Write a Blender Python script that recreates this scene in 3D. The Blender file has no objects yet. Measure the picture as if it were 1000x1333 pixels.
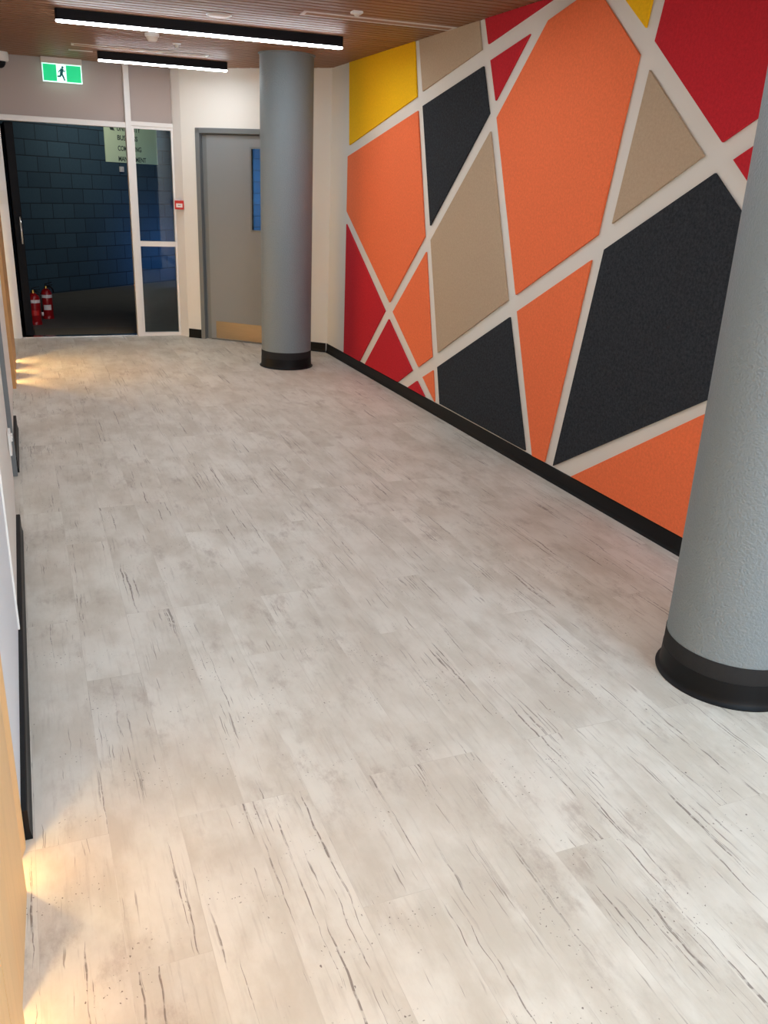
import bpy, bmesh, math, random
from mathutils import Matrix, Vector
random.seed(7)
S = bpy.context.scene
COL = S.collection

# ------------------------------------------------------------------ camera
cd = bpy.data.cameras.new('camera'); cam = bpy.data.objects.new('camera', cd); COL.objects.link(cam)
cd.sensor_fit = 'VERTICAL'; cd.sensor_height = 36.0; cd.lens = 36.0 * 1110.0 / 1333.0
cd.clip_start = 0.02; cd.clip_end = 100
cam.matrix_world = Matrix(((0.9257, 0.0968, -0.3655, 0), (-0.3758, 0.3443, -0.8604, 0), (0.0426, 0.9339, 0.3551, 1.6), (0, 0, 0, 1)))
S.camera = cam

# ------------------------------------------------------------------ world, exposure, big lights
S.view_settings.view_transform = 'Standard'; S.view_settings.look = 'None'
S.view_settings.gamma = 1.0; S.view_settings.use_curve_mapping = False
S.view_settings.exposure = 0.5
W = bpy.data.worlds.new('world'); S.world = W; W.use_nodes = True
bg = W.node_tree.nodes['Background']; bg.inputs[0].default_value = (0.22, 0.48, 0.9, 1); bg.inputs[1].default_value = 0.02

def area(name, loc, target, sx, sy, power, color, spread=180):
    l = bpy.data.lights.new(name, 'AREA'); l.shape = 'RECTANGLE'; l.size = sx; l.size_y = sy
    l.energy = power; l.color = color; l.spread = math.radians(spread)
    o = bpy.data.objects.new(name, l); COL.objects.link(o); o.location = loc
    o.rotation_euler = (Vector(target) - Vector(loc)).to_track_quat('-Z', 'Y').to_euler()
    return o
STRIP = 32.0      # radiance of the strip lamps
WARM = 22.0       # radiance of the lamps inside the timber joinery
# daylight added for brightness: invented window behind the camera, invented skylight over the viewer's right
area('added_rear_daylight', (1.3, -4.15, 1.5), (1.3, 0, 0.9), 2.8, 2.0, 135, (0.93, 0.96, 1.0))
area('added_overhead_daylight', (2.2, -.4, 2.9), (2.2, -.35, 0), 0.9, 2.3, 62, (0.50, 0.76, 1.0))
# dusk light reaching the blue block wall outside from the right
area('outside_daylight', (2.85, 14.15, 0.45), (2.25, 15.0, 0.5), 0.9, 0.5, 5, (0.16, 0.42, 1.0), 150)
area('outside_daylight', (5.6, 14.6, 1.3), (4.1, 16.6, 1.4), 1.2, 1.2, 22, (0.25, 0.55, 1.0), 70)
area('added_sign_fill', (1.6, 12.6, 2.9), (1.75, 14.3, 2.0), 0.6, 0.3, 14, (0.95, 1.0, 0.88))  # fill light added to brighten the sign and upper blocks; no known lamp there

# ------------------------------------------------------------------ material helpers
def lin(c):
    return tuple((x/255/12.92 if x/255 <= .04045 else ((x/255+.055)/1.055)**2.4) for x in c) + (1,)
class NT:
    def __init__(s, name):
        s.m = bpy.data.materials.new(name); s.m.use_nodes = True
        s.t = s.m.node_tree; s.n = s.t.nodes; s.b = s.n['Principled BSDF']; s.out = s.n['Material Output']
    def add(s, kind, **kw):
        nd = s.n.new(kind)
        for k, v in kw.items():
            if k.startswith('_'): setattr(nd, k[1:], v)
            else: nd.inputs[k.replace('__', ' ')].default_value = v
        return nd
    def link(s, a, b): s.t.links.new(a, b)
    def math(s, op, a, b=None, c=None, clamp=False):
        nd = s.n.new('ShaderNodeMath'); nd.operation = op; nd.use_clamp = clamp
        for i, v in enumerate((a, b, c)):
            if v is None: continue
            if isinstance(v, (int, float)): nd.inputs[i].default_value = v
            else: s.link(v, nd.inputs[i])
        return nd.outputs[0]
    def mix(s, f, a, b, mode='MIX'):
        nd = s.n.new('ShaderNodeMix'); nd.data_type = 'RGBA'; nd.blend_type = mode
        for i, v in ((0, f), (6, a), (7, b)):
            if isinstance(v, (int, float, tuple)): nd.inputs[i].default_value = v
            else: s.link(v, nd.inputs[i])
        return nd.outputs[2]
    def ramp(s, f, lo, hi, a=0.0, b=1.0):
        nd = s.n.new('ShaderNodeMapRange'); nd.interpolation_type = 'SMOOTHSTEP'
        s.link(f, nd.inputs[0]); nd.inputs[1].default_value = lo; nd.inputs[2].default_value = hi
        nd.inputs[3].default_value = a; nd.inputs[4].default_value = b
        return nd.outputs[0]
    def obj(s): return s.n.new('ShaderNodeTexCoord').outputs['Object']
    def scaled(s, v, sc):
        nd = s.n.new('ShaderNodeVectorMath'); nd.operation = 'MULTIPLY'; s.link(v, nd.inputs[0]); nd.inputs[1].default_value = sc
        return nd.outputs[0]
    def noise(s, v, scale, detail=3, rough=.5):
        nd = s.n.new('ShaderNodeTexNoise'); s.link(v, nd.inputs['Vector'])
        nd.inputs['Scale'].default_value = scale; nd.inputs['Detail'].default_value = detail; nd.inputs['Roughness'].default_value = rough
        return nd.outputs[0]
    def bump(s, h, strength, dist=.01):
        nd = s.n.new('ShaderNodeBump'); nd.inputs['Strength'].default_value = strength; nd.inputs['Distance'].default_value = dist
        s.link(h, nd.inputs['Height']); s.link(nd.outputs[0], s.b.inputs['Normal'])

def plain(name, rgb, rough=.5, metal=0., var=.06, scale=12., bump=0., bscale=200., spec=.5):
    t = NT(name); v = t.obj(); c = lin(rgb)
    n = t.noise(v, scale, 4, .6)
    lo = tuple(x*(1-var) for x in c[:3])+(1,); hi = tuple(min(1, x*(1+var)) for x in c[:3])+(1,)
    t.link(t.mix(n, lo, hi), t.b.inputs['Base Color'])
    t.b.inputs['Roughness'].default_value = rough; t.b.inputs['Metallic'].default_value = metal
    t.b.inputs['Specular IOR Level'].default_value = spec
    if bump: t.bump(t.noise(v, bscale, 2), bump, .004)
    return t.m
def felt(name, rgb, var=.16):
    t = NT(name); v = t.obj(); c = lin(rgb)
    n = t.noise(v, 70, 4, .8)
    n = t.math('MULTIPLY_ADD', t.math('SUBTRACT', n, .5), 2.6, .5, clamp=True)
    lo = tuple(x*(1-var) for x in c[:3])+(1,); hi = tuple(min(1, x*(1+var)) for x in c[:3])+(1,)
    t.link(t.mix(n, lo, hi), t.b.inputs['Base Color'])
    t.b.inputs['Roughness'].default_value = .95; t.b.inputs['Specular IOR Level'].default_value = .15
    t.bump(t.noise(v, 420, 2), .35, .003)
    return t.m
def emit(name, rgb, strength):
    t = NT(name); t.b.inputs['Base Color'].default_value = lin(rgb)
    t.b.inputs['Emission Color'].default_value = lin(rgb); t.b.inputs['Emission Strength'].default_value = strength
    return t.m
def glassmat(name, tint=(.86, .92, .92, 1), rough=.02):
    t = NT(name); tr = t.n.new('ShaderNodeBsdfTransparent'); tr.inputs[0].default_value = tint
    gl = t.n.new('ShaderNodeBsdfGlossy'); gl.inputs['Roughness'].default_value = rough
    fr = t.n.new('ShaderNodeFresnel'); fr.inputs[0].default_value = 1.45
    mx = t.n.new('ShaderNodeMixShader'); t.link(fr.outputs[0], mx.inputs[0]); t.link(tr.outputs[0], mx.inputs[1]); t.link(gl.outputs[0], mx.inputs[2])
    t.link(mx.outputs[0], t.out.inputs[0]); return t.m
def timber(name, rgb, dark=.8, axis=(40, 40, 1.2)):
    t = NT(name); v = t.scaled(t.obj(), axis); c = lin(rgb)
    n = t.noise(v, 1.0, 5, .6)
    n = t.ramp(n, .3, .7)
    t.link(t.mix(n, tuple(x*dark for x in c[:3])+(1,), c), t.b.inputs['Base Color'])
    t.b.inputs['Roughness'].default_value = .45; t.b.inputs['Specular IOR Level'].default_value = .3
    return t.m

def floor_mat():
    t = NT('vinyl_planks'); v = t.obj()
    sep = t.n.new('ShaderNodeSeparateXYZ'); t.link(v, sep.inputs[0])
    com = t.n.new('ShaderNodeCombineXYZ'); t.link(t.math('ADD', sep.outputs[1], 20.07), com.inputs[0]); t.link(t.math('ADD', sep.outputs[0], 5 * .1785 + .119 - .0085), com.inputs[1])
    br = t.n.new('ShaderNodeTexBrick'); t.link(com.outputs[0], br.inputs['Vector'])
    br.offset = .37; br.offset_frequency = 3
    for k, x in (('Color1', (0, 0, 0, 1)), ('Color2', (1, 1, 1, 1)), ('Mortar', (.5, .5, .5, 1)), ('Scale', 1.0), ('Mortar Size', .0009), ('Mortar Smooth', .3), ('Bias', 0.0), ('Brick Width', 1.22), ('Row Height', .1785)):
        br.inputs[k].default_value = x
    rnd = br.outputs['Color']; mort = br.outputs['Fac']
    # shift the grain of every plank
    off = t.n.new('ShaderNodeVectorMath'); off.operation = 'MULTIPLY_ADD'
    t.link(rnd, off.inputs[0]); off.inputs[1].default_value = (13.7, 9.3, 0.0); t.link(v, off.inputs[2])
    vp = off.outputs[0]
    clouds = t.noise(t.scaled(vp, (1.6, .8, 1)), 3.2, 6, .62)
    cloud2 = t.noise(v, 1.3, 3, .5)
    base = t.mix(t.ramp(clouds, .33, .66), lin((200, 193, 180)), lin((223, 219, 209)))
    base = t.mix(t.ramp(cloud2, .35, .7, 0, .35), base, lin((198, 187, 173)))
    pl = t.math('MULTIPLY_ADD', rnd, .055, .955)
    base = t.mix(1.0, base, t.n.new('ShaderNodeCombineColor').outputs[0], 'MULTIPLY') if False else base
    hsv = t.n.new('ShaderNodeHueSaturation'); t.link(base, hsv.inputs['Color']); t.link(pl, hsv.inputs['Value']); base = hsv.outputs[0]
    # blotchy grey-brown smudges
    sm = t.noise(t.scaled(vp, (7, 3.2, 1)), 1.4, 7, .72)
    smm = t.noise(t.scaled(v, (1, .7, 1)), 1.7, 2)
    smf = t.math('MULTIPLY', t.ramp(sm, .50, .70), t.ramp(smm, .42, .60, .12, .6))
    base = t.mix(smf, base, lin((160, 146, 134)))
    # fine weathered grain
    gr = t.noise(t.scaled(vp, (75, 5, 1)), 1.0, 4, .6)
    base = t.mix(t.ramp(gr, .52, .72, 0, .2), base, lin((150, 138, 128)))
    # long dark cracks clustered along the planks
    wob = t.n.new('ShaderNodeVectorMath'); wob.operation = 'MULTIPLY_ADD'
    wn = t.n.new('ShaderNodeTexNoise'); t.link(v, wn.inputs['Vector']); wn.inputs['Scale'].default_value = 9
    t.link(wn.outputs['Color'], wob.inputs[0]); wob.inputs[1].default_value = (.018, 0, 0); t.link(vp, wob.inputs[2])
    ck = t.noise(t.scaled(wob.outputs[0], (105, 1.9, 1)), 1.0, 4, .55)
    ckm = t.noise(t.scaled(vp, (8, .55, 1)), 1.0, 3)
    brk = t.noise(t.scaled(vp, (60, 42, 1)), 1.0, 2)
    ckf = t.math('MULTIPLY', t.ramp(ck, .60, .635), t.ramp(ckm, .52, .58))
    ckf = t.math('MULTIPLY', ckf, t.ramp(brk, .36, .5, .25, .85))
    base = t.mix(ckf, base, lin((120, 108, 100)))
    ck2 = t.noise(t.scaled(wob.outputs[0], (150, 4.2, 1)), 1.0, 2, .5)
    ckm2 = t.noise(t.scaled(vp, (5, 2.2, 1)), 1.3, 2)
    ck2f = t.math('MULTIPLY', t.ramp(ck2, .64, .67), t.ramp(ckm2, .54, .60, 0, .6))
    base = t.mix(ck2f, base, lin((112, 98, 88)))
    # small pits
    sp = t.noise(t.scaled(vp, (1, .8, 1)), 135, 1, .4)
    spm = t.noise(v, 5.5, 2)
    base = t.mix(t.math('MULTIPLY', t.ramp(sp, .70, .73), t.ramp(spm, .54, .60, 0, .85)), base, lin((100, 88, 80)))
    base = t.mix(t.math('MULTIPLY', mort, .16), base, lin((140, 128, 118)))
    t.link(base, t.b.inputs['Base Color'])
    t.link(t.ramp(clouds, .3, .7, .52, .42), t.b.inputs['Roughness'])
    t.b.inputs['Specular IOR Level'].default_value = .35
    t.bump(t.noise(t.scaled(vp, (60, 6, 1)), 1, 3), .05, .002)
    return t.m

def block_mat():
    t = NT('blue_painted_blocks'); v = t.obj()
    sep = t.n.new('ShaderNodeSeparateXYZ'); t.link(v, sep.inputs[0])
    com = t.n.new('ShaderNodeCombineXYZ'); t.link(t.math('ADD', sep.outputs[0], 39 - .05), com.inputs[0]); t.link(sep.outputs[2], com.inputs[1])
    br = t.n.new('ShaderNodeTexBrick'); t.link(com.outputs[0], br.inputs['Vector']); br.offset = .5; br.offset_frequency = 2
    for k, x in (('Color1', lin((50, 72, 88))), ('Color2', lin((60, 84, 100))), ('Mortar', lin((22, 32, 44))), ('Scale', 1.0), ('Mortar Size', .007), ('Mortar Smooth', .4), ('Bias', 0.0), ('Brick Width', .39), ('Row Height', .2)):
        br.inputs[k].default_value = x
    n = t.noise(v, 30, 4)
    t.link(t.mix(t.ramp(n, .2, .8, 0, .25), br.outputs['Color'], lin((40, 56, 72))), t.b.inputs['Base Color'])
    t.b.inputs['Roughness'].default_value = .8
    h = t.math('SUBTRACT', t.math('MULTIPLY', n, .25), br.outputs['Fac'])
    t.bump(h, .6, .01)
    return t.m

def sheet_mat(name, rgb, rough):
    t = NT(name); v = t.obj(); n = t.noise(t.scaled(v, (3, 3, 60)), 2, 2)
    c = lin(rgb); t.link(t.mix(n, tuple(x*.8 for x in c[:3])+(1,), c), t.b.inputs['Base Color'])
    t.b.inputs['Metallic'].default_value = .9; t.b.inputs['Roughness'].default_value = rough
    return t.m

M = dict(
    floor=floor_mat(), blocks=block_mat(),
    wall=plain('white_wall_paint', (226, 222, 215), .85, var=.02, scale=3, bump=.04, bscale=300, spec=.2),
    wallc=plain('cream_wall_paint', (224, 220, 213), .85, var=.02, scale=3, spec=.2),
    pinkw=plain('bulkhead_paint', (178, 164, 157), .85, var=.02, scale=3, spec=.2),
    alu=plain('white_powder_coat', (228, 224, 220), .4, var=.02),
    slat=timber('ceiling_slats', (152, 107, 76), .74, (1.3, 60, 60)),
    gap=plain('ceiling_backing', (34, 24, 20), .9),
    skirt=plain('black_vinyl_skirting', (11, 12, 15), .5, var=.1, scale=20, spec=.22),
    skirtband=plain('charcoal_column_band', (21, 22, 24), .85, var=.3, scale=70, bump=.3, bscale=150),
    column=plain('textured_column_paint', (121, 132, 138), .5, var=.03, scale=30, bump=1.0, bscale=125, spec=.45),
    doorgrey=plain('grey_door_paint', (130, 134, 137), .5, var=.02),
    framegrey=plain('grey_frame_paint', (112, 116, 118), .4, var=.02),
    steel=sheet_mat('brushed_steel', (150, 138, 124), .38),
    black=plain('black_housing', (13, 10, 16), .6, var=.1, spec=.2),
    blackmetal=plain('black_door_metal', (9, 10, 15), .6, var=.1, spec=.15),
    chrome=plain('chrome', (215, 215, 215), .18, metal=1.0, var=.01),
    glass=glassmat('clear_glass'),
    diff=emit('strip_diffuser', (241, 249, 255), STRIP),
    white=plain('white_plastic', (232, 230, 226), .45, var=.02),
    sensor=plain('off_white_plastic', (214, 204, 194), .5, var=.02),
    dark=plain('dark_slot', (160, 122, 94), .8),
    orange=felt('orange_felt', (244, 122, 78), .10),
    red=felt('red_felt', (196, 42, 52), .13),
    yellow=felt('yellow_felt', (248, 190, 28), .09),
    beige=felt('beige_felt', (186, 164, 139), .08),
    charcoal=felt('charcoal_felt', (49, 52, 57), .45),
    birch=timber('pale_timber_laminate', (226, 184, 130), .93, (30, 30, 1.0)),
    oak=timber('oak_timber', (196, 148, 94), .85, (40, 40, 1.4)),
    extred=plain('extinguisher_red', (150, 16, 22), .3, var=.04),
    label=plain('white_label', (225, 215, 215), .6, var=.04),
    brass=plain('brass', (214, 170, 90), .3, metal=.9, var=.02),
    rubber=plain('black_rubber', (20, 20, 20), .6),
    concrete=plain('outside_concrete', (92, 86, 80), .8, var=.2, scale=6, bump=.3, bscale=40),
    mat=plain('coir_mat', (96, 88, 74), .95, var=.3, scale=90, bump=.6, bscale=160),
    soffit=plain('outside_soffit', (60, 60, 62), .9),
    callred=plain('call_point_red', (196, 36, 34), .35, var=.03),
    signpale=plain('pale_green_sign', (222, 234, 200), .7, var=.05, scale=4),
    ink=plain('dark_green_lettering', (52, 66, 62), .7),
    inkblack=plain('black_lettering', (30, 30, 34), .7),
    exitgreen=emit('exit_green', (0, 178, 112), 0.75),
    exitwhite=emit('exit_white', (215, 255, 245), 0.72),
    exitman=emit('exit_man_green', (0, 90, 90), .3),
    warm=emit('warm_lamp', (255, 216, 142), WARM),
    warmfar=emit('warm_lamp_far', (255, 220, 150), WARM * 2.5),
    grey_light=plain('pale_blue_laminate', (222, 226, 234), .4, var=.01),
)

# ------------------------------------------------------------------ mesh helpers
def link(name, bm, mat, parent=None, smooth=False, bevel=0, auto=None):
    me = bpy.data.meshes.new(name); bmesh.ops.recalc_face_normals(bm, faces=bm.faces[:]); bm.to_mesh(me); bm.free()
    me.materials.append(M[mat] if isinstance(mat, str) else mat)
    o = bpy.data.objects.new(name, me); COL.objects.link(o)
    if smooth:
        for p in me.polygons: p.use_smooth = True
        if auto:
            me.set_sharp_from_angle(angle=math.radians(auto))
    if bevel:
        b = o.modifiers.new('bevel', 'BEVEL'); b.width = bevel; b.segments = 2; b.limit_method = 'ANGLE'
    if parent: o.parent = parent
    return o
def box(bm, x0, x1, y0, y1, z0, z1, mtx=None):
    vs = [bm.verts.new((x, y, z)) for z in (z0, z1) for (x, y) in ((x0, y0), (x1, y0), (x1, y1), (x0, y1))]
    for f in ((3, 2, 1, 0), (4, 5, 6, 7), (0, 1, 5, 4), (1, 2, 6, 5), (2, 3, 7, 6), (3, 0, 4, 7)): bm.faces.new([vs[i] for i in f])
    if mtx: bmesh.ops.transform(bm, matrix=mtx, verts=vs)
    return vs
def prism(bm, pts, a, b, axis='z', mtx=None):
    """extrude polygon pts between a and b along an axis: z -> pts are (x,y); x -> (y,z); y -> (x,z)"""
    def mk(p, t):
        return {'z': (p[0], p[1], t), 'x': (t, p[0], p[1]), 'y': (p[0], t, p[1])}[axis]
    lo = [bm.verts.new(mk(p, a)) for p in pts]; hi = [bm.verts.new(mk(p, b)) for p in pts]
    bm.faces.new(lo); bm.faces.new(hi[::-1]); n = len(pts)
    for i in range(n): bm.faces.new((lo[i], lo[(i+1) % n], hi[(i+1) % n], hi[i]))
    if mtx: bmesh.ops.transform(bm, matrix=mtx, verts=lo+hi)
def lathe(bm, prof, c=(0, 0), seg=48, mtx=None):
    """prof: list of (r,z) closed at both ends when r=0"""
    rings = []; allv = []
    for r, z in prof:
        if r < 1e-6: v = [bm.verts.new((c[0], c[1], z))]
        else: v = [bm.verts.new((c[0]+r*math.cos(2*math.pi*i/seg), c[1]+r*math.sin(2*math.pi*i/seg), z)) for i in range(seg)]
        rings.append(v); allv += v
    for a, b in zip(rings, rings[1:]):
        for i in range(seg):
            j = (i+1) % seg
            if len(a) == 1 and len(b) == 1: break
            if len(a) == 1: bm.faces.new((a[0], b[i], b[j]))
            elif len(b) == 1: bm.faces.new((a[i], a[j], b[0]))
            else: bm.faces.new((a[i], a[j], b[j], b[i]))
    if mtx: bmesh.ops.transform(bm, matrix=mtx, verts=allv)
def tube(bm, pts, r, seg=10):
    pts = [Vector(p) for p in pts]; rings = []
    for i, p in enumerate(pts):
        d = (pts[min(i+1, len(pts)-1)] - pts[max(i-1, 0)]).normalized()
        u = d.orthogonal().normalized() if i == 0 else (u - d*u.dot(d)).normalized()
        w = d.cross(u)
        rings.append([bm.verts.new(p + r*(math.cos(2*math.pi*k/seg)*u + math.sin(2*math.pi*k/seg)*w)) for k in range(seg)])
    for a, b in zip(rings, rings[1:]):
        for k in range(seg): bm.faces.new((a[k], a[(k+1) % seg], b[(k+1) % seg], b[k]))
    bm.faces.new(rings[0][::-1]); bm.faces.new(rings[-1])
def B(): return bmesh.new()
def boxo(name, mat, x0, x1, y0, y1, z0, z1, parent=None, bevel=0):
    bm = B(); box(bm, x0, x1, y0, y1, z0, z1); return link(name, bm, mat, parent, bevel=bevel)
def struct(o): o['kind'] = 'structure'; return o
def tag(o, label, cat, group=None):
    o['label'] = label; o['category'] = cat
    if group: o['group'] = group
    return o
def empty(name, loc=(0, 0, 0), rz=0):
    o = bpy.data.objects.new(name, None); COL.objects.link(o); o.location = loc; o.rotation_euler = (0, 0, rz); o.empty_display_size = .1; return o
def thing(name, label, cat, loc=(0, 0, 0), rz=0, group=None): return tag(empty(name, loc, rz), label, cat, group)
def text(name, body, size, mat, parent, loc, rot, width=None, extr=.001):
    c = bpy.data.curves.new(name, 'FONT'); c.body = body; c.size = size; c.extrude = extr; c.offset = .0018; c.align_x = 'LEFT'
    t = bpy.data.objects.new(name, c); COL.objects.link(t)
    bpy.context.view_layer.update()
    me = bpy.data.meshes.new_from_object(t.evaluated_get(bpy.context.evaluated_depsgraph_get()))
    w = t.dimensions.x; bpy.data.objects.remove(t); me.name = name; me.materials.clear(); me.materials.append(M[mat])
    if width and w > 0:
        for v in me.vertices: v.co.x *= width / w
    o = bpy.data.objects.new(name, me); COL.objects.link(o); o.location = loc; o.rotation_euler = rot; o.parent = parent
    return o

XR = 2.812; YG = 9.55; CH = 2.605; YB = -4.0
# corner (door) wall: starts at the glass wall post, ends at the right wall
PD = Vector((1.726, 9.300, 0)); DD = Vector((0.736, -0.677, 0)).normalized(); ANG = math.atan2(DD.y, DD.x)
S_END = 1.468; SB = -0.165
def dw(s, n=0, z=0):                      # point on the door wall; n>0 goes behind it
    return Vector((PD.x + DD.x*s - DD.y*n, PD.y + DD.y*s + DD.x*n, z))
DM = Matrix.Translation(PD) @ Matrix.Rotation(ANG, 4, 'Z')       # local x = along wall, y = behind wall

# ------------------------------------------------------------------ floor and ceiling
bm = B(); prism(bm, [(-.9, YB-.1), (3.0, YB-.1), (3.0, 8.2), (1.75, 9.55), (-.9, 9.55)], -.08, 0)
struct(link('floor', bm, 'floor'))
bm = B(); box(bm, -.9, 3.0, .82, YG+.05, CH+.035, CH+.09); box(bm, -.9, 3.0, YB-.1, -1.62, CH+.035, CH+.09)
box(bm, -.9, 1.68, -1.62, .82, CH+.035, CH+.09); box(bm, 2.72, 3.0, -1.62, .82, CH+.035, CH+.09)
ceiling = struct(link('ceiling', bm, 'gap'))
bm = B(); slope = -.067; pitch = .088; y = YB - .2
while y < YG + .5:
    def yy(x, d=0): return y + slope*(x-.36) + d
    w = .066
    xa, xb = -.3, (XR if y > .95 or y < -1.75 else 1.67)
    if max(yy(xa, w), yy(xb, w)) <= YG and min(yy(xa), yy(xb)) > YB:
        prism(bm, [(xa, yy(xa)), (xb, yy(xb)), (xb, yy(xb, w)), (xa, yy(xa, w))], CH, CH+.034)
    elif yy(xb, w) < YG and yy(xb) > YB:
        x1 = max(xa, .36 + (YG - y - w)/slope * 1.0) if slope else xa
        x1 = .36 + (YG - w - y)/slope
        if xa < x1 < xb: prism(bm, [(x1, yy(x1)), (xb, yy(xb)), (xb, yy(xb, w)), (x1, yy(x1, w))], CH, CH+.034)
    y += pitch
link('slat_lining', bm, 'slat', ceiling)

# ------------------------------------------------------------------ walls
struct(boxo('wall_right', 'wall', XR, XR+.12, YB, 8.42, 0, CH+.03))
w1 = struct(empty('added_skylight', (2.2, -.4, CH)))  # skylight added out of view to bring cool light onto the near column
bm = B()
for xa, xb, ya, yb in ((-.52, -.46, -1.22, 1.22), (.46, .52, -1.22, 1.22), (-.46, .46, -1.22, -1.16), (-.46, .46, 1.16, 1.22), (-.46, .46, -.02, .02)): box(bm, xa, xb, ya, yb, -.01, .2)
link('window_frame', bm, 'alu', w1)
bm = B()
box(bm, -.13, XR, YB-.12, YB, 0, .45); box(bm, -.13, XR, YB-.12, YB, 2.5, CH+.03); box(bm, -.3, -.1, YB-.12, YB, .45, 2.5); box(bm, 2.7, XR, YB-.12, YB, .45, 2.5)
struct(link('wall_rear', bm, 'wall'))
w2 = struct(empty('added_rear_window', (0, YB, 0))); bm = B()  # unseen window, added to brighten the room from behind the camera
for z in (.45, 2.45): box(bm, -.1, 2.7, -.08, -.02, z, z+.05)
for xv in (-.1, 1.27, 2.65): box(bm, xv, xv+.05, -.08, -.02, .5, 2.45)
link('window_frame', bm, 'alu', w2)

# corner wall with its door opening (s 0 .. 1.10)
FO0, FO1, FH = 0.004, 1.10, 2.075
bm = B()
box(bm, SB, FO0, 0, .12, 0, CH+.03, DM); box(bm, FO1, S_END+.05, 0, .12, 0, CH+.03, DM); box(bm, FO0, FO1, 0, .12, FH, CH+.03, DM)
struct(link('wall_corner', bm, 'wall'))
# left wall: near panelled length, doorway, far length
struct(boxo('wall_left', 'wallc', -.30, -.138, 1.93, 4.10, 0, CH+.03))
struct(boxo('wall_left', 'wallc', -.30, -.147, 4.98, 5.98, 0, CH+.03))
struct(boxo('wall_left', 'wallc', -.30, -.157, 5.98, 7.20, 0, CH+.03))
struct(boxo('wall_left', 'wallc', -.30, -.138, 4.10, 4.98, 2.06, CH+.03))
struct(boxo('wall_left', 'wallc', -.34, -.24, 7.20, YG, 0, CH+.03))
struct(boxo('wall_left', 'wallc', -.34, -.26, YB, 1.93, 0, CH+.03))

# glass end wall : bulkhead above, posts and rails
gw = struct(empty('wall_end', (0, YG, 0)))
bm = B(); box(bm, -.34, 1.56, .01, .10, 2.09, CH+.03); link('bulkhead', bm, 'pinkw', gw)
fr = struct(empty('window_1', (1.3, YG, 0)))
gf = struct(empty('trim_1', (0, YG, 0)))
bm = B(); box(bm, -.30, 1.085, -.03, .06, 2.045, 2.095); link('head_rail', bm, 'alu', gf, bevel=.003)
bm = B(); box(bm, 1.14, 1.545, -.03, .06, 2.07, 2.11); link('head_rail', bm, 'alu', gf, bevel=.003)
bm = B(); box(bm, 1.085, 1.14, -.04, .06, 0, CH); link('mullion', bm, 'alu', gf, bevel=.003)
bm = B(); prism(bm, [(1.54, .03), (1.545, -.03), (1.607, -.141), (1.66, -.09), (1.62, .03)], 0, CH); link('end_post', bm, 'alu', gf)
bm = B(); box(bm, -.30, -.062, -.03, .06, 0, 2.045); link('side_post', bm, 'alu', gf, bevel=.003)
bm = B(); box(bm, -.29, -.066, -.045, -.03, 1.30, 1.42); link('mid_rail', bm, 'wallc', gf, bevel=.002)
bm = B(); box(bm, -.06, 1.085, -.03, .07, 0, .014); link('threshold', bm, 'chrome', gf, bevel=.003)
# sidelight window (its own frame and two panes)
bm = B()
box(bm, -.16, -.135, -.02, .04, .0, 2.07); box(bm, .225, .245, -.02, .04, .0, 2.07)
box(bm, -.135, .225, -.02, .04, 0, .035); box(bm, -.135, .225, -.025, .045, .925, .975); box(bm, -.135, .225, -.02, .04, 2.045, 2.07)
link('window_frame', bm, 'alu', fr)
bm = B(); box(bm, -.135, .225, .006, .012, .975, 2.045); link('upper_pane', bm, 'glass', fr)
bm = B(); box(bm, -.135, .225, .006, .012, .035, .925); link('lower_pane', bm, 'glass', fr)

# open black glazed door leaf, swung outwards on its left hinges
dl = struct(empty('door_2', (.012, YG+.07, 0), math.radians(96)))
bm = B(); box(bm, -.045, .10, -.034, .042, .02, 2.035); box(bm, .84, .94, -.03, .022, .02, 2.035)
box(bm, .10, .84, -.03, .022, .02, .12); box(bm, .10, .84, -.03, .022, 1.94, 2.035); link('leaf_frame', bm, 'blackmetal', dl, bevel=.003)
bm = B(); box(bm, .10, .84, -.006, 0, .12, 1.94); link('glass_pane', bm, 'glass', dl)
bm = B(); tube(bm, [(-.045, -.012, .93), (-.085, -.012, .93), (-.085, -.012, 1.18), (-.045, -.012, 1.18)], .010, 12); link('pull_handle', bm, 'chrome', dl, smooth=True)

# grey door in the corner wall
gd = struct(empty('door_1', tuple(PD), ANG))
bm = B()
def jamb(bm, a, b, z0, z1): box(bm, a, b, -.012, .11, z0, z1)
jamb(bm, FO0-.002, .050, 0, FH); jamb(bm, FO1-.048, FO1+.002, 0, FH); box(bm, FO0, FO1, -.012, .11, FH-.045, FH+.003)
box(bm, .050, .104, .038, .11, 0, FH-.045); box(bm, FO1-.10, FO1-.048, .038, .11, 0, FH-.045); box(bm, .104, FO1-.10, .038, .11, FH-.055, FH-.045)
link('door_frame', bm, 'framegrey', gd, bevel=.003)
bm = B(); Z0, Z1, V0, V1, A0, A1 = .01, 2.018, 1.14, 1.905, .608, .748
box(bm, .106, A0, .030, .070, Z0, Z1); box(bm, A1, FO1-.102, .030, .070, Z0, Z1)
box(bm, A0, A1, .030, .070, Z0, V0); box(bm, A0, A1, .030, .070, V1, Z1)
link('door_leaf', bm, 'doorgrey', gd)
bm = B()
for (a, b, c_, d_) in ((A0-.012, A0+.004, V0-.012, V1+.012), (A1-.004, A1+.012, V0-.012, V1+.012), (A0+.004, A1-.004, V0-.012, V0+.004), (A0+.004, A1-.004, V1-.004, V1+.012)):
    box(bm, a, b, .024, .032, c_, d_)
link('vision_frame', bm, 'framegrey', gd)
bm = B(); box(bm, A0, A1, .047, .053, V0, V1); link('vision_pane', bm, 'glass', gd)
bm = B(); box(bm, .165, FO1-.13, .0275, .030, .02, .195); link('kick_plate', bm, 'steel', gd)
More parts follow.
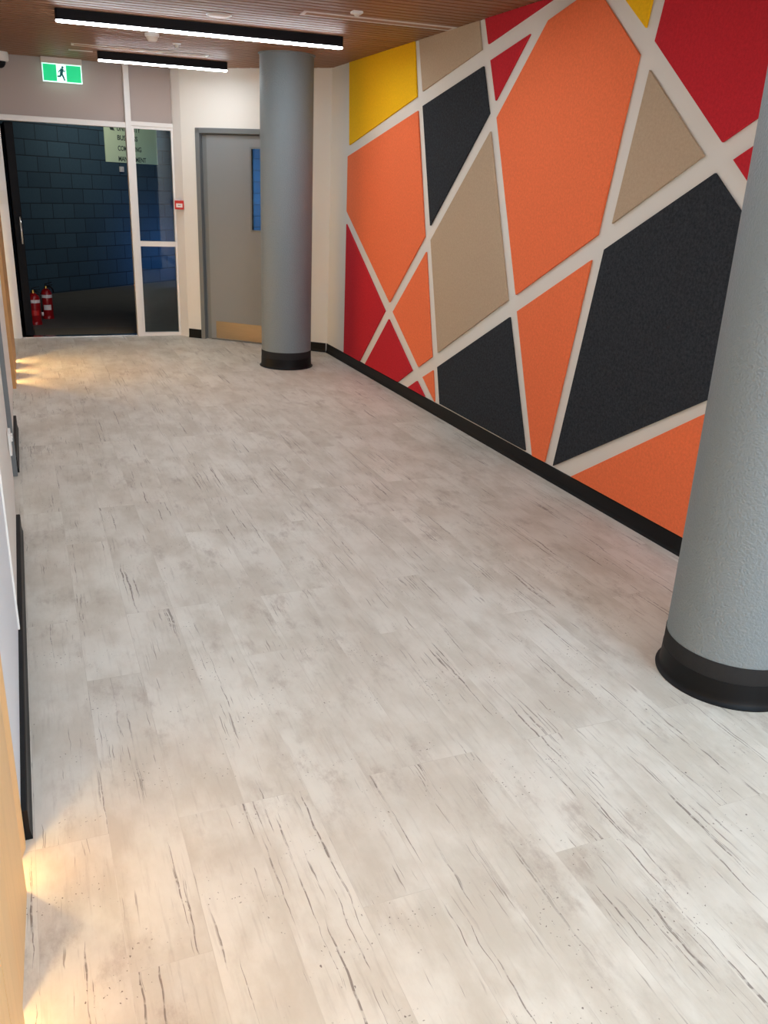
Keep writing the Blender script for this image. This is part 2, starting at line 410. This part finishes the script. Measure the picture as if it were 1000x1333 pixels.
bm = B(); tube(bm, [(.93, .03, 1.02), (.93, -.03, 1.02), (.82, -.03, 1.02)], .009); link('door_handle', bm, 'chrome', gd, smooth=True)

# recessed pale door in the left wall with grey frame at its far jamb
ld = struct(empty('door_3', (-.15, 4.55, 0)))
bm = B(); prism(bm, [(.007, -.44), (-.006, .36), (-.05, .36), (-.04, -.44)], .008, 2.05); link('door_leaf', bm, 'wallc', ld)
bm = B(); box(bm, -.05, .016, .41, .47, 0, 2.06); box(bm, -.05, -.012, .36, .41, 0, 2.06); link('door_frame', bm, 'framegrey', ld, bevel=.002)

# ------------------------------------------------------------------ skirtings
def cove(bm, p, q, h=.092, t=.007, foot=.016):
    """skirting with a small flared foot from p to q; the room lies to the left of p->q"""
    p = Vector(p); q = Vector(q); d = (q-p).normalized(); n = Vector((-d.y, d.x, 0))
    prof = [(0, 0), (foot, 0), (foot, .004), (t+.003, .014), (t, .03), (t, h-.004), (t-.003, h), (0, h)]
    lo = [bm.verts.new(p + n*a + Vector((0, 0, b))) for a, b in prof]; hi = [bm.verts.new(q + n*a + Vector((0, 0, b))) for a, b in prof]
    bm.faces.new(lo); bm.faces.new(hi[::-1])
    for i in range(len(prof)): j = (i+1) % len(prof); bm.faces.new((lo[i], lo[j], hi[j], hi[i]))
bm = B(); cove(bm, (XR, YB+.01, 0), (XR, 8.302, 0)); struct(link('baseboard_right', bm, 'skirt'))
bm = B(); cove(bm, dw(S_END-.008), dw(FO1+.004)); struct(link('baseboard_corner', bm, 'skirt'))
bm = B(); cove(bm, dw(FO0-.003), dw(SB+.012)); struct(link('baseboard_corner', bm, 'skirt'))
bm = B(); cove(bm, (-.138, 4.095, 0), (-.138, 1.935, 0), .092, .018, .023); struct(link('baseboard_left', bm, 'skirt'))
bm = B(); cove(bm, (-.147, 5.98, 0), (-.147, 5.03, 0), .092, .018, .023); struct(link('baseboard_left', bm, 'skirt'))

# ------------------------------------------------------------------ left joinery
def joinery(label, y0, y1, front, slots, mat, top, H, lamp, cat='joinery panel'):
    t = thing('timber_joinery', label, cat, (front, y0, 0), 0, 'timber joinery on the left side')
    D = .032
    edges = [y0] + [e for s in slots for e in s] + [y1]
    for a, b in zip(edges[::2], edges[1::2]):
        if b-a < .004: continue
        # each upright board is slightly tapered: its near edge sits back, its far edge is flush
        back = .0025 + .11*abs(front)/a if a > 1.2 else 0
        pts = [(-D, a-y0), (-back, a-y0), (0, b-y0-.02), (0, b-y0), (-D, b-y0)]
        bm = B(); prism(bm, pts, 0, top); link('upright_board', bm, mat, t)
    for a, b in slots:
        bm = B(); box(bm, -.098, -.020, a-y0, b-y0, H, top); link('infill_strip', bm, mat, t)
        if b-a > .05:      # a slim warm tube lamp stands behind every slot
            bm = B(); lathe(bm, [(0, .012), (.007, .012), (.007, H-.01), (0, H-.01)], (-.047, (a+b)/2-y0), 8); link('lamp_tube', bm, lamp, t)
    bm = B(); box(bm, -.10, -.086, 0, y1-y0, 0, top); link('back_panel', bm, mat, t)
    return t
joinery('pale timber joinery panel nearest the viewer, warm light spilling from slot at its foot', YB+.1, 1.925, -.133,
        [(-.02+.0, .09), (.42, .53), (.87, .98), (1.112, 1.117), (1.31, 1.42), (1.755, 1.865)], 'birch', CH-.01, .8, 'warm')
joinery('narrow oak timber panel beside the glass end wall, three light slots at its foot', 7.20, 8.62, -.128,
        [(7.40, 7.50), (7.84, 7.93), (8.27, 8.37)], 'oak', CH-.01, 1.1, 'warmfar')
# pale laminated wall sheet with a white edge strip above the near skirting
t = thing('wall_sheet', 'pale bluish wall sheet with thin white edge strip, on left wall above black skirting', 'wall panel', (-.138, 1.94, .094))
bm = B(); box(bm, 0, .003, 0, .985, 0, 2.4); link('sheet', bm, 'grey_light', t)
bm = B(); box(bm, 0, .009, .980, .995, 0, 2.4); link('edge_strip', bm, 'white', t, bevel=.001)
# white power outlet on the left wall near the door recess
t = thing('power_outlet', 'small white power outlet low on left wall before the grey door frame', 'outlet', (-.1405, 4.40, .36))
bm = B(); box(bm, -.002, .010, -.06, .06, -.055, .055); link('cover_plate', bm, 'white', t, bevel=.003)
bm = B(); box(bm, .010, .018, -.035, -.015, .01, .035); link('switch', bm, 'white', t, bevel=.002)
bm = B(); box(bm, .010, .018, .015, .035, .01, .035); link('switch', bm, 'white', t, bevel=.002)

# ------------------------------------------------------------------ columns
def column(label, c, r=.230):
    t = thing('round_column', label, 'column', (c[0], c[1], 0), 0, 'round grey columns')
    bm = B(); lathe(bm, [(0, .1), (r, .1), (r, CH-.012), (r+.004, CH-.012), (r+.012, CH-.006), (r+.012, CH-.001), (0, CH-.001)], seg=96)
    link('shaft', bm, 'column', t, smooth=True, auto=40)
    bm = B(); lathe(bm, [(r+.001, .085), (r+.0025, .085), (r+.0025, .151), (r+.001, .153)], seg=96)
    bmesh.ops.contextual_create(bm, geom=[])
    link('upper_skirt_band', bm, 'skirtband', t, smooth=True, auto=40)
    bm = B(); lathe(bm, [(0, .001), (r+.019, .001), (r+.020, .005), (r+.016, .008), (r+.009, .012), (r+.006, .020), (r+.005, .035), (r+.004, .088), (r+.001, .090), (0, .090)], seg=96)
    link('skirting_ring', bm, 'skirt', t, smooth=True, auto=40)
    return t
column('grey round column standing in front of the grey door, black skirt at its foot', (2.219, 7.738), .2275)
column('large textured blue-grey column in the right foreground, cut by the picture edge', (2.235, 2.005), .230)

# ------------------------------------------------------------------ felt wall panels  (y, z) on the right wall
PN = [
 ('yellow', 'yellow felt panel under the ceiling, farthest from the viewer, right of the bare wall strip', [(7.812,2.603),(7.758,1.941),(6.331,2.233),(6.422,2.603)]),
 ('beige', 'beige felt panel touching the ceiling between the yellow panel and a dark red one', [(6.343,2.603),(6.233,2.262),(5.364,2.434),(5.430,2.603)]),
 ('red', 'dark red felt wedge touching the ceiling above the small red triangle', [(5.349,2.603),(5.282,2.456),(4.608,2.585),(4.52,2.603)]),
 ('charcoal', 'charcoal felt panel with pointed foot, between yellow corner panel and small red triangle', [(6.219,2.165),(5.972,1.355),(5.201,2.062),(5.326,2.338)]),
 ('red', 'small red felt triangle high up beside the biggest orange panel', [(5.238,2.362),(5.131,2.130),(4.787,2.451)]),
 ('orange', 'orange five-sided felt panel below the yellow corner panel, farthest orange one', [(7.791,1.849),(7.784,1.385),(6.679,0.712),(6.057,1.272),(6.302,2.138)]),
 ('beige', 'beige four-sided felt panel in mid wall, left of the biggest orange panel', [(5.166,1.958),(5.949,1.256),(5.710,0.473),(4.763,0.975)]),
 ('red', 'tall red felt panel at the far end of the wall, down to the skirting', [(7.781,1.275),(7.768,0.097),(7.337,0.095),(6.770,0.631)]),
 ('red', 'red four-sided felt panel at the skirting, pointed at its top', [(6.679,0.575),(7.193,0.097),(6.429,0.097),(6.152,0.250)]),
 ('orange', 'narrow kite-shaped orange felt panel left of the mid-wall beige panel', [(6.015,1.167),(6.600,0.647),(6.037,0.300),(5.807,0.422)]),
 ('red', 'tiny red felt triangle just above the skirting', [(6.052,0.187),(6.223,0.097),(5.892,0.097)]),
 ('orange', 'tiny orange felt triangle just above the skirting, beside the low charcoal panel', [(5.774,0.327),(5.950,0.239),(5.713,0.100)]),
 ('charcoal', 'charcoal four-sided felt panel standing low under the mid-wall beige panel', [(5.702,0.367),(5.623,0.106),(4.387,0.104),(4.722,0.877)]),
 ('orange', 'biggest orange felt panel, tall and many-sided, reaching almost to the ceiling', [(5.100,2.033),(4.675,1.019),(3.913,1.416),(3.760,2.240),(4.186,2.587),(4.607,2.495)]),
 ('yellow', 'yellow felt wedge at the top between biggest orange and biggest red panels', [(4.071,2.603),(3.738,2.348),(3.690,2.603)]),
 ('red', 'biggest red felt panel, upper right, partly behind the foreground column', [(3.590,2.603),(3.657,2.284),(3.111,1.841),(2.670,2.056),(2.754,2.603)]),
 ('beige', 'beige felt triangle between the biggest orange panel and biggest red panel', [(3.667,2.166),(3.800,1.479),(3.208,1.790)]),
 ('red', 'small red felt piece at the left edge of the foreground column', [(3.029,1.772),(2.733,1.531),(2.661,1.959)]),
 ('charcoal', 'biggest charcoal felt panel, right part of the wall beside the foreground column', [(3.838,1.350),(4.067,0.104),(2.958,0.755),(2.590,0.972),(2.570,1.284),(3.122,1.720)]),
 ('orange', 'tall narrow orange felt wedge between two charcoal panels, pointing down', [(3.938,1.289),(4.641,0.923),(4.299,0.096),(4.162,0.098)]),
 ('orange', 'orange felt panel at the skirting under the biggest charcoal panel', [(3.877,0.098),(2.955,0.098),(2.481,0.098),(2.591,0.90),(2.955,.69)]),
]
for mat, label, pts in PN:
    cy = sum(p[0] for p in pts)/len(pts); cz = sum(p[1] for p in pts)/len(pts)
    bm = B(); prism(bm, [(a-cy, b-cz) for a, b in pts], -.012, 0, 'x')
    o = link('felt_panel', bm, mat, bevel=.0012); o.location = (XR-.0015, cy, cz)
    tag(o, label, 'acoustic panel', 'felt panels on the right wall')

# ------------------------------------------------------------------ ceiling fittings
RZ = math.atan(slope)
def strip(label, x0, y0, L, group='black strip lamps on the ceiling'):
    t = thing('strip_lamp', label, 'ceiling light', (x0, y0, CH), RZ, group); w = .072; z0 = -.066
    n = 8; pts = []
    for (cx, a0) in ((L-w/2*.45, -90), (w/2*.45, 90)):
        for k in range(n+1):
            a = math.radians(a0 + 180*k/n); pts.append((cx + w/2*.45*math.cos(a), w/2 + w/2*math.sin(a)))
    bm = B(); prism(bm, pts, z0, -.0005); link('housing', bm, 'black', t)
    ip = [(p[0]*(L-.008)/L+.004, (p[1]-w/2)*.90+w/2) for p in pts]
    bm = B(); prism(bm, ip, z0-.010, z0); link('diffuser', bm, 'diff', t)
    return t
strip('long black strip lamp on the slatted ceiling, the nearer and longer one in view', .357, 6.705, 1.96)
strip('short black strip lamp nearer the exit sign, behind the long lamp', .785, 8.664, 1.128)
strip('added black strip lamp, unseen just above the top edge of the picture', .40, 4.55, 1.75)  # extra lamp out of view, added to match the room's brightness
strip('added black strip lamp, unseen on the ceiling right over the viewer', .30, 2.3, 1.3)  # added overhead to lift the brightness, never in view
strip('added black strip lamp, unseen on the ceiling behind the viewer', .10, 0.0, 1.3)  # another added lamp, out of view, only for brightness

def slot_diffuser(label, x, y, L, w):
    t = thing('air_diffuser', label, 'air vent', (x, y, CH), RZ, 'linear air diffusers in the ceiling')
    bm = B(); e = .022
    box(bm, 0, L, 0, e, -.006, -.0005); box(bm, 0, L, w-e, w, -.006, -.0005); box(bm, 0, e, e, w-e, -.006, -.0005); box(bm, L-e, L, e, w-e, -.006, -.0005)
    link('frame', bm, 'sensor', t)
    bm = B(); box(bm, e, L-e, e, w-e, -.004, -.0005); link('slot', bm, 'dark', t)
slot_diffuser('long white air diffuser in ceiling between near strip lamp and felt panels', 1.775, 5.80, 1.03, .13)
slot_diffuser('white air diffuser in ceiling just before the short strip lamp', .553, 8.33, 1.12, .12)
slot_diffuser('white air diffuser in ceiling beside the exit sign, end of it behind short lamp', .555, 8.735, .20, .05)

t = thing('smoke_detector', 'domed white smoke detector hanging between the two strip lamps', 'smoke detector', (1.072, 7.38, CH))
bm = B(); lathe(bm, [(0, 0), (.053, 0), (.053, -.018), (.047, -.024), (0, -.024)]); link('base', bm, 'white', t, smooth=True, auto=35)
bm = B(); lathe(bm, [(0, -.024), (.045, -.024), (.040, -.038), (.030, -.052), (0, -.055)]); link('sensing_chamber', bm, 'sensor', t, smooth=True, auto=35)
t = thing('sprinkler_head', 'small white sprinkler head in ceiling right of the smoke detector', 'sprinkler', (1.317, 7.76, CH))
bm = B(); lathe(bm, [(0, 0), (.034, 0), (.032, -.007), (0, -.008)]); link('escutcheon', bm, 'white', t, smooth=True, auto=35)
bm = B(); lathe(bm, [(0, -.008), (.016, -.008), (.012, -.026), (.014, -.028), (.014, -.031), (0, -.031)], seg=24); link('nozzle', bm, 'sensor', t, smooth=True, auto=35)
t = thing('ceiling_speaker', 'flat round white disc in the slats above the long strip lamp', 'ceiling disc', (1.345, 6.285, CH))
bm = B(); lathe(bm, [(0, 0), (.078, 0), (.078, -.004), (.072, -.008), (0, -.009)]); link('grille', bm, 'sensor', t, smooth=True, auto=35)
bm = B(); lathe(bm, [(.0785, -.0005), (.083, -.0005), (.082, -.005), (.0785, -.006)]); link('rim', bm, 'white', t, smooth=True, auto=35)
t = thing('motion_sensor', 'tiny white sensor on slats beside the long air diffuser', 'sensor', (2.055, 5.62, CH), RZ)
bm = B(); box(bm, -.035, .035, -.035, .035, -.016, 0); link('body', bm, 'white', t, bevel=.008)
bm = B(); lathe(bm, [(0, -.028), (.012, -.027), (.018, -.022), (.020, -.016), (0, -.016)], seg=24); link('lens', bm, 'sensor', t, smooth=True)

t = thing('dome_camera', 'white and black dome camera at the ceiling, left edge of the picture', 'security camera', (-.005, 9.40, CH))
bm = B(); lathe(bm, [(0, 0), (.075, 0), (.078, -.01), (.078, -.065), (.070, -.078), (0, -.078)]); link('housing', bm, 'white', t, smooth=True, auto=35)
bm = B(); lathe(bm, [(0, -.078), (.052, -.078), (.047, -.100), (.033, -.122), (.015, -.133), (0, -.135)]); link('dome', bm, 'black', t, smooth=True)

# exit sign
t = thing('exit_sign', 'lit green running man exit sign hanging from ceiling above the doorway', 'exit sign', (.528, 9.46, CH))
bm = B(); box(bm, -.180, .180, -.03, .03, -.052, 0); link('housing', bm, 'sensor', t, bevel=.004)
bm = B(); box(bm, -.175, .175, -.014, .014, -.208, -.052); face = link('lit_face', bm, 'exitwhite', t, bevel=.002)
bm = B(); box(bm, -.167, -.050, -.0165, -.014, -.200, -.060); link('green_field', bm, 'exitgreen', t)
bm = B(); box(bm, .037, .167, -.0165, -.014, -.200, -.060); link('green_field', bm, 'exitgreen', t)
bm = B()
def limb(p, q, w):
    p = Vector(p); q = Vector(q); d = (q-p).normalized(); n = Vector((-d.y, d.x))*w/2
    prism(bm, [tuple(p-n-d*w*.2), tuple(q-n*.8+d*w*.2), tuple(q+n*.8+d*w*.2), tuple(p+n-d*w*.2)], -.0165, -.014, 'y')
cx, cz = -.004, -.128
prism(bm, [(cx+.010+.0105*math.cos(k*math.pi/8), cz+.048+.0105*math.sin(k*math.pi/8)) for k in range(16)], -.0165, -.014, 'y')
limb((cx+.004, cz+.032), (cx-.004, cz-.004), 0.030)
limb((cx-.002, cz-.004), (cx+.012, cz-.032), 0.018); limb((cx+.012, cz-.032), (cx+.022, cz-.060), 0.015)
limb((cx-.004, cz-.004), (cx-.016, cz-.028), 0.018); limb((cx-.016, cz-.028), (cx-.038, cz-.030), 0.015)
limb((cx+.005, cz+.030), (cx+.022, cz+.014), 0.011); limb((cx+.022, cz+.014), (cx+.032, cz+.022), 0.009)
limb((cx+.000, cz+.030), (cx-.020, cz+.018), 0.011); limb((cx-.020, cz+.018), (cx-.028, cz+.004), 0.009)
link('running_man', bm, 'exitman', t)

# red manual call point on the white post
t = thing('fire_call_point', 'small red fire alarm call point on white post right of the glass', 'fire alarm call point', (1.575, 9.452, 1.348), math.radians(-22))
bm = B(); box(bm, -.046, .046, -.045, .004, -.046, .040); link('body', bm, 'callred', t, bevel=.004)
bm = B(); box(bm, -.030, .034, -.048, -.045, -.026, .012); link('press_plate', bm, 'label', t)
bm = B(); prism(bm, [(-.012, -.006), (-.004, -.001), (-.004, -.004), (.008, -.004), (.008, -.001), (.016, -.006), (.008, -.011), (.008, -.008), (-.004, -.008), (-.004, -.011)], -.0492, -.048, 'y'); link('arrow_mark', bm, 'inkblack', t)
bm = B(); box(bm, -.046, .006, -.047, .0, .040, .054); link('top_cover', bm, 'label', t, bevel=.002)

# ------------------------------------------------------------------ outside
struct(boxo('ground', 'concrete', -3, 9, 9.55, 19.5, -.10, -.012))
WA = Vector((.443, 13.388, 0)); WD = Vector((.7533, .6576, 0)); WANG = math.atan2(WD.y, WD.x)
bm = B(); box(bm, -3.6, 9, 0, .2, -.05, 3.4); o = struct(link('wall_outside', bm, 'blocks')); o.location = WA; o.rotation_euler = (0, 0, WANG)
struct(boxo('wall_outside', 'blocks', -1.6, -1.4, 9.7, 12.0, -.05, 3.4))
struct(boxo('ceiling_outside', 'soffit', -3, 4.6, 9.70, 17.5, 3.0, 3.1))
tag(boxo('door_mat', 'mat', .06, 1.08, 9.66, 10.12, -.012, .004, bevel=.003), 'dark brown mat strip on the ground just outside the doorway', 'door mat')
t = thing('wall_sign', 'pale green lettered sign on the blue block wall, seen past the white mullion', 'sign', tuple(WA), WANG)
bm = B(); box(bm, 1.13, 2.265, -.012, 0, 1.785, 2.40); link('board', bm, 'signpale', t, bevel=.002)
RT = (math.radians(90), 0, 0)
text('lettering', 'UNIVERSITY', .095, 'ink', t, (1.39, -.0125, 2.225), RT, .50)
text('lettering', 'BUSINESS', .095, 'ink', t, (1.388, -.0125, 2.098), RT, .43)
text('lettering', 'COMPUTING', .095, 'ink', t, (1.388, -.0125, 1.952), RT, .505)
text('lettering', 'MANAGEMENT', .095, 'ink', t, (1.388, -.0125, 1.806), RT, .60)
bm = B()
for k in range(3): prism(bm, [(1.215+.035*k, 2.30-.02*k), (1.245+.035*k, 2.305-.02*k), (1.285+.03*k, 2.225-.005*k), (1.262+.03*k, 2.222)], -.0145, -.012, 'y')
link('emblem', bm, 'ink', t)
t = thing('wall_switch', 'small pale switch box on blue block wall below the green sign', 'switch', tuple(WA), WANG)
bm = B(); box(bm, 1.405, 1.475, -.03, 0, 1.655, 1.73); link('cover', bm, 'label', t, bevel=.003)
bm = B(); box(bm, 1.43, 1.45, -.036, -.03, 1.68, 1.705); link('button', bm, 'sensor', t, bevel=.002)

def extinguisher(label, loc, rz, r, h, hose):
    t = thing('fire_extinguisher', label, 'fire extinguisher', loc, rz, 'red fire extinguishers outside the doorway')
    bm = B(); lathe(bm, [(0, .012), (r*.93, .012), (r, .022), (r, h*.80), (r*.96, h*.86), (r*.78, h*.93), (r*.45, h*.985), (r*.30, h), (0, h)], seg=40)
    link('cylinder', bm, 'extred', t, smooth=True, auto=50)
    bm = B(); lathe(bm, [(0, 0), (r*1.06, 0), (r*1.06, .026), (r*1.0, .034), (0, .034)], seg=40); link('foot_ring', bm, 'extred', t, smooth=True, auto=40)
    bm = B(); lathe(bm, [(0, h-.002), (r*.28, h-.002), (r*.30, h+.012), (r*.2, h+.03), (0, h+.032)], seg=20); link('valve', bm, 'brass', t, smooth=True, auto=40)
    bm = B(); prism(bm, [(-.012, h+.028), (.075, h+.036), (.078, h+.044), (-.012, h+.040)], -.010, .010, 'y'); link('carry_handle', bm, 'black', t, bevel=.002)
    bm = B(); prism(bm, [(-.012, h+.042), (.070, h+.068), (.071, h+.075), (-.014, h+.052)], -.010, .010, 'y'); link('lever', bm, 'black', t, bevel=.002)
    bm = B(); z0, z1 = h*.74, h*.86
    lathe(bm, [(r+.0005, h*.70), (r+.0015, h*.70), (r+.0015, h*.80), (r+.0005, h*.80)], seg=40); link('white_band', bm, 'label', t, smooth=True, auto=40)
    n = 14; a0, a1 = math.radians(-130), math.radians(-50); vs = []
    bm = B()
    for z in (h*.30, h*.47):
        vs.append([bm.verts.new(((r+.0012)*math.cos(a0+(a1-a0)*k/n), (r+.0012)*math.sin(a0+(a1-a0)*k/n), z)) for k in range(n+1)])
    for k in range(n): bm.faces.new((vs[0][k], vs[0][k+1], vs[1][k+1], vs[1][k]))
    so = link('instruction_label', bm, 'label' if not hose else 'callred', t); so.modifiers.new('s', 'SOLIDIFY').thickness = .0006
    if hose:
        bm = B(); tube(bm, [(.015, 0, h+.018), (.05, -.012, h+.015), (r+.012, -.02, h-.03), (r+.016, -.02, h*.7), (r+.014, -.02, h*.40)], .0085, 10); link('hose', bm, 'rubber', t, smooth=True)
        bm = B(); tube(bm, [(r+.014, -.02, h*.40), (r+.014, -.02, h*.28)], .013, 10); link('nozzle', bm, 'label', t, smooth=True)
    else:
        bm = B(); tube(bm, [(.015, 0, h+.018), (.05, -.01, h+.02), (.075, -.015, h-.01), (.08, -.02, h-.05)], .009, 10); link('discharge_horn', bm, 'black', t, smooth=True)
    return t
extinguisher('red fire extinguisher with side hose, close behind the black door leaf', (.088, 10.53, -.012), 0, .066, .345, True)
extinguisher('red fire extinguisher standing further back, right one of the pair', (.236, 10.97, -.012), 0, .061, .345, False)
